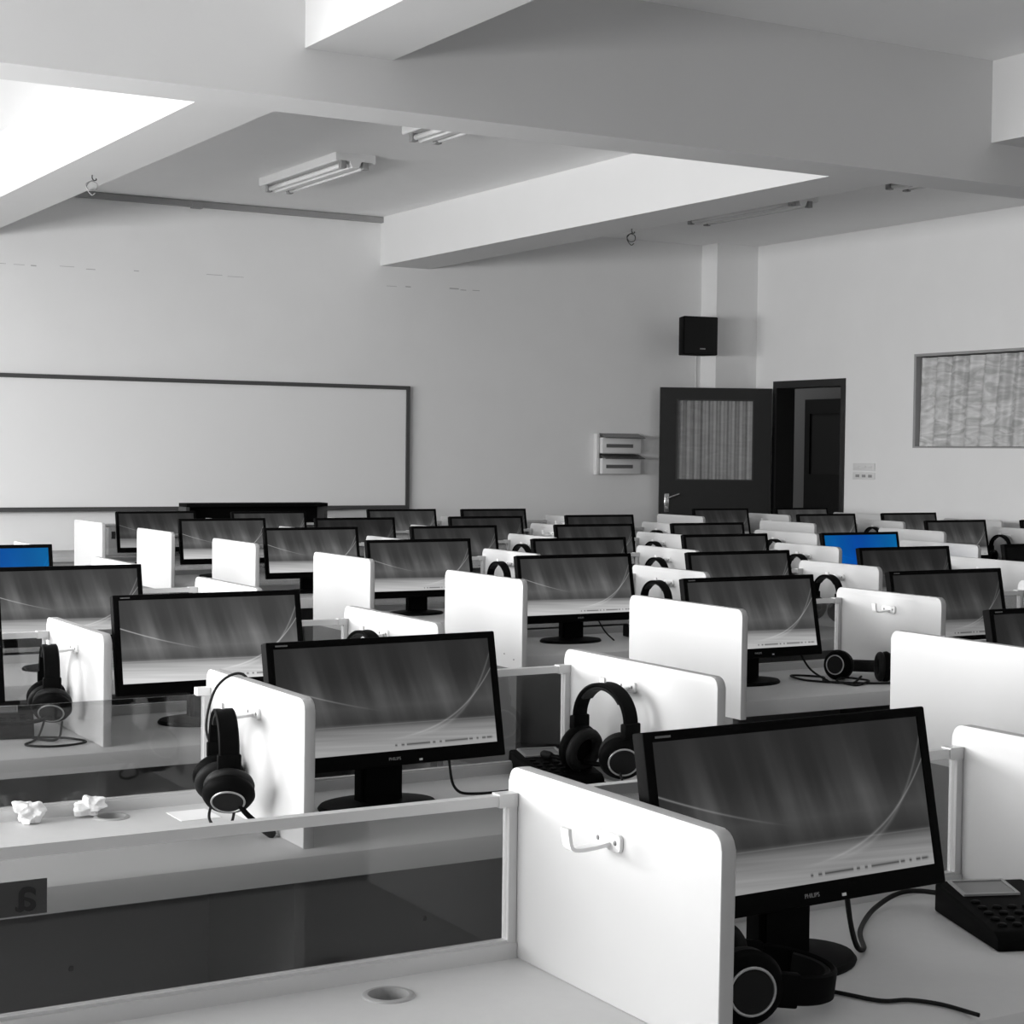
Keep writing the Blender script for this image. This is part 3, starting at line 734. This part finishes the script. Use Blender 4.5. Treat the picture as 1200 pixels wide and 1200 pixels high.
def boom_arm(head, pts):
    bpy.context.view_layer.update(); inv = head.matrix_world.inverted()
    o = new_obj('mic_boom', tube(pts, .0052), 'black_plastic'); o.parent = head; o.matrix_parent_inverse = inv
    a, b = Vector(pts[-2]), Vector(pts[-1]); d = (b - a).normalized()
    m = HM[8].copy(); m.transform(Matrix.Translation(b - d * .006) @ d.to_track_quat('Z', 'Y').to_matrix().to_4x4())
    q = new_obj('microphone', m, 'black_soft'); q.parent = head; q.matrix_parent_inverse = inv
boom_arm(HS['A', 2], [(1.168, 3.0, .815), (1.18, 2.99, .79), (1.20, 2.98, .768), (1.212, 2.972, .758)])
boom_arm(HS['B', 2], [(2.045, 3.03, .80), (2.03, 3.09, .79), (2.01, 3.17, .787), (1.995, 3.235, .789)])
boom_arm(HS['A', 3], [(1.16, 4.20, .80), (1.12, 4.215, .787), (1.06, 4.25, .782), (1.01, 4.285, .782)])
# headsets lying on benches
def lying(tip, deg, drop=.12):
    d = Vector((math.cos(math.radians(deg)), math.sin(math.radians(deg)), -drop)).normalized()
    yv = Vector((0, 0, 1)); x = yv.cross(d).normalized(); yv = d.cross(x)
    return tip, Matrix((x, yv, d)).transposed().to_euler()
l, e = lying((3.85, 4.31, .770), 49)
h3 = headset(l, e, 'black headset lying on the third nearest bench, middle block', swivel=(12, 62), boom=False, group='headsets lying on the benches')
l, e = lying((1.505, 1.735, .770), -20)
h1 = headset(l, e, 'black headset lying on the nearest bench below the monitor', swivel=(4, 18), boom=False, group='headsets lying on the benches')
cord(h3, [(3.72, 4.16, .76), (3.66, 4.14, .744), (3.62, 4.22, .744), (3.68, 4.30, .744), (3.60, 4.36, .746), (3.58, 4.25, .744), (3.68, 4.14, .744), (3.78, 4.09, .744), (3.90, 4.10, .744)], .0035)
cord(h3, [(3.70, 4.12, .744), (3.64, 4.10, .744), (3.63, 4.17, .748), (3.70, 4.22, .75), (3.74, 4.15, .747), (3.67, 4.10, .747)], .0035)
cord(h1, [(1.44, 1.80, .76), (1.50, 1.79, .745), (1.53, 1.74, .744), (1.555, 1.69, .744), (1.59, 1.675, .744), (1.615, 1.64, .744), (1.625, 1.585, .7445)], .003)

# ------------------------------------------------------------------ control boxes with keys (one per seat, seen at four seats)
def control_box(loc, rz, lab):
    t = thing('control_unit', lab, 'desk phone', loc, rz, 'black keypad units on the benches')
    body = prism([(-.115, 0), (.115, 0), (.115, .044), (.105, .05), (-.10, .027), (-.115, .018)], 0, -.072, .072, .004)
    new_obj('body', body, 'black_plastic', t)
    sl = math.atan2(.023, .205)
    R = Matrix.Translation((0, -.10, .0275)) @ Matrix.Rotation(sl, 4, 'X')
    def on(me, x, y): me.transform(R @ Matrix.Translation((x, y, 0))); return me
    dsp = new_obj('display', on(box(-.04, .04, -.024, .024, 0, .002), -.012, .168), 'lcd_grey', t)
    new_obj('display_rim', on(boxes([(-.046, .046, -.031, -.026, 0, .0035), (-.046, .046, .026, .031, 0, .0035), (-.046, -.041, -.026, .026, 0, .0035), (.041, .046, -.026, .026, 0, .0035)]), -.012, .168), 'grey_mark', t)
    kb = lathe([(.0075, 0), (.0075, .002), (.006, .003), (0, .0034)], 'Z', 14, Matrix.Diagonal((1, .75, 1, 1)))
    for iy in range(5):
        for ix in range(5):
            x, y = -.05 + ix * .024, .02 + iy * .023
            if iy == 4 and ix in (1, 2, 3): continue
            me = kb.copy(); on(me, x, y); new_obj('key', me, 'black_gloss', t)
    new_obj('indicator_light', on(lathe([(.006, 0), (.006, .003), (0, .004)], 'Z', 14), .06, .05), 'panel_white', t)
    return t
control_box((1.975, 1.868, DESK), math.radians(-21), 'black keypad unit on the nearest bench beside the end panel')
control_box((2.00, 3.22, DESK), math.radians(-12), 'black keypad unit under the headset of the second row end panel')
control_box((1.085, 4.37, DESK), math.radians(-14), 'black keypad unit behind glass on the third row bench')
control_box((3.86, 5.52, DESK), math.radians(-10), 'black keypad unit on the fourth row bench of the middle block')
tag(new_obj('paper_sheet', box(1.985, 2.085, 3.05, 3.16, DESK + .0002, DESK + .0012), 'paper'), 'white paper slip under the second row headset', 'paper')

# cables under the monitors
cable([(1.66, 1.885, .86), (1.662, 1.872, .79), (1.672, 1.868, .754), (1.70, 1.885, .745), (1.76, 1.96, .745), (1.86, 2.035, .75), (1.93, 2.04, .765), (1.975, 1.97, .768)], 'black cable from the nearest monitor to the keypad unit', r=.004)
cable([(1.70, 3.16, .82), (1.705, 3.14, .76), (1.75, 3.13, .745), (1.90, 3.14, .745), (1.99, 3.20, .75)], 'black cable right of the second row monitor stand', r=.003)
cable([(1.60, 3.12, .748), (1.70, 3.04, .745), (1.78, 3.03, .745), (1.86, 3.09, .745), (1.93, 3.13, .746)], 'black cable curving in front of the second row monitor stand', r=.0035)
cable([(3.60, 5.52, .84), (3.63, 5.50, .78), (3.66, 5.48, .745)], 'black cable below the fourth row monitor of the middle block', r=.003)
cable([(3.56, 4.28, .84), (3.58, 4.24, .78), (3.61, 4.18, .745)], 'black cable below the third row monitor of the middle block', r=.0035)
cable([(3.58, 6.75, .84), (3.63, 6.72, .79), (3.67, 6.66, .745)], 'black cable below the fifth row monitor of the middle block', r=.0035)

# ------------------------------------------------------------------ crumpled papers
def crumple(seed, sx, sy, sz, lobes):
    rnd = random.Random(seed); bm = bmesh.new(); bmesh.ops.create_icosphere(bm, subdivisions=4, radius=1)
    U = lambda: Vector((rnd.gauss(0, 1), rnd.gauss(0, 1), rnd.gauss(0, 1))).normalized()
    dirs = [(U(), rnd.uniform(.55, .95)) for _ in range(26)]
    ridges = [(U(), rnd.uniform(.1, .22), rnd.uniform(3, 6)) for _ in range(7)]
    for v in bm.verts:
        d = v.co.normalized(); k = 1.15
        for n, h in dirs:
            q = d.dot(n)
            if q > .5: k = min(k, h / q + .22)
        for n, a, fq in ridges: k -= a * abs(math.sin(fq * d.dot(n) + seed)) * .55
        for l, a in lobes: k += a * max(0, d.dot(Vector(l).normalized())) ** 4
        v.co = Vector((d.x * k * sx, d.y * k * sy, d.z * k * sz))
    lo = min(v.co.z for v in bm.verts)
    for v in bm.verts:
        v.co.z -= lo
        if v.co.z < sz * .3: v.co.z *= .25
    return mesh_of(bm)
tag(new_obj('crumpled_paper', crumple(3, .038, .036, .030, [((1, .3, -.1), .35), ((-.8, .2, .5), .25)]), 'paper', loc=(.862, 3.285, DESK)), 'white crumpled paper ball nearest the left edge on the second row bench', 'paper', 'crumpled papers on the bench')
tag(new_obj('crumpled_paper', crumple(8, .044, .034, .028, [((-1, -.2, -.35), .5), ((.5, .2, .6), .2)]), 'paper', loc=(.985, 3.295, DESK + .003)), 'white crumpled paper half over the cable hole on the second row bench', 'paper', 'crumpled papers on the bench')
tag(new_obj('paper_sheet', box(1.125, 1.205, 3.17, 3.26, DESK + .0002, DESK + .0012), 'paper'), 'white paper slip on the bench under the hung headset, second row', 'paper')

# ------------------------------------------------------------------ light: daylight through the left windows, plus added rear and corridor fill
LK = 1.5
RK = 5
for i, (a, b) in enumerate(WIN):
    L = bpy.data.lights.new('window_daylight', 'AREA'); L.shape = 'RECTANGLE'; L.size = LZ1 - LZ0; L.size_y = b - a
    L.energy = [8, 180, 330, 245, 40][i] * (b - a) / 2.4 * LK
    o = bpy.data.objects.new('window_daylight', L); COL.objects.link(o)
    o.location = (XLEFT - .25, (a + b) / 2, (LZ0 + LZ1) / 2); o.rotation_euler = (0, -PI / 2 + math.radians([45, 52, 45, 42, 40][i]), 0)
for i, (a, b) in enumerate(ADDED_REAR_WIN):
    L = bpy.data.lights.new('added_rear_fill', 'AREA'); L.shape = 'RECTANGLE'; L.size = b - a; L.size_y = RZ1 - RZ0  # added fill light behind the made-up rear windows
    L.energy = RK
    o = bpy.data.objects.new('added_rear_fill', L); COL.objects.link(o)
    o.location = ((a + b) / 2, YREAR - .25, (RZ0 + RZ1) / 2); o.rotation_euler = (PI / 2, 0, 0)
L = bpy.data.lights.new('added_corridor_fill', 'AREA'); L.size = .6; L.energy = 6  # added fill to brighten the corridor, stands for no known lamp
o = bpy.data.objects.new('added_corridor_fill', L); COL.objects.link(o); o.location = (10.8, 15.0, ZC - .05)
wd = bpy.data.worlds.new('World'); SC.world = wd; wd.use_nodes = True
wd.node_tree.nodes['Background'].inputs['Color'].default_value = (.8, .8, .8, 1); wd.node_tree.nodes['Background'].inputs['Strength'].default_value = .3

# ------------------------------------------------------------------ camera
yaw, pitch, roll = .5288, .0341, .0115
cy, sy, cp, sp_ = math.cos(yaw), math.sin(yaw), math.cos(pitch), math.sin(pitch)
f = Vector((sy * cp, cy * cp, -sp_)); r = Vector((cy, -sy, 0)); u = r.cross(f)
r2 = r * math.cos(roll) + u * math.sin(roll); u2 = -r * math.sin(roll) + u * math.cos(roll)
cam = bpy.data.cameras.new('Camera'); co = bpy.data.objects.new('Camera', cam); COL.objects.link(co)
M = Matrix((r2, u2, -f)).transposed().to_4x4(); M.translation = (0, 0, 1.455); co.matrix_world = M
cam.sensor_width = 36; cam.lens = 36 * 2029.58 / 1200; cam.clip_start = .05
SC.camera = co
SC.view_settings.view_transform = 'Standard'; SC.view_settings.look = 'None'; SC.view_settings.gamma = 1; SC.view_settings.use_curve_mapping = False
SC.view_settings.exposure = EXPO
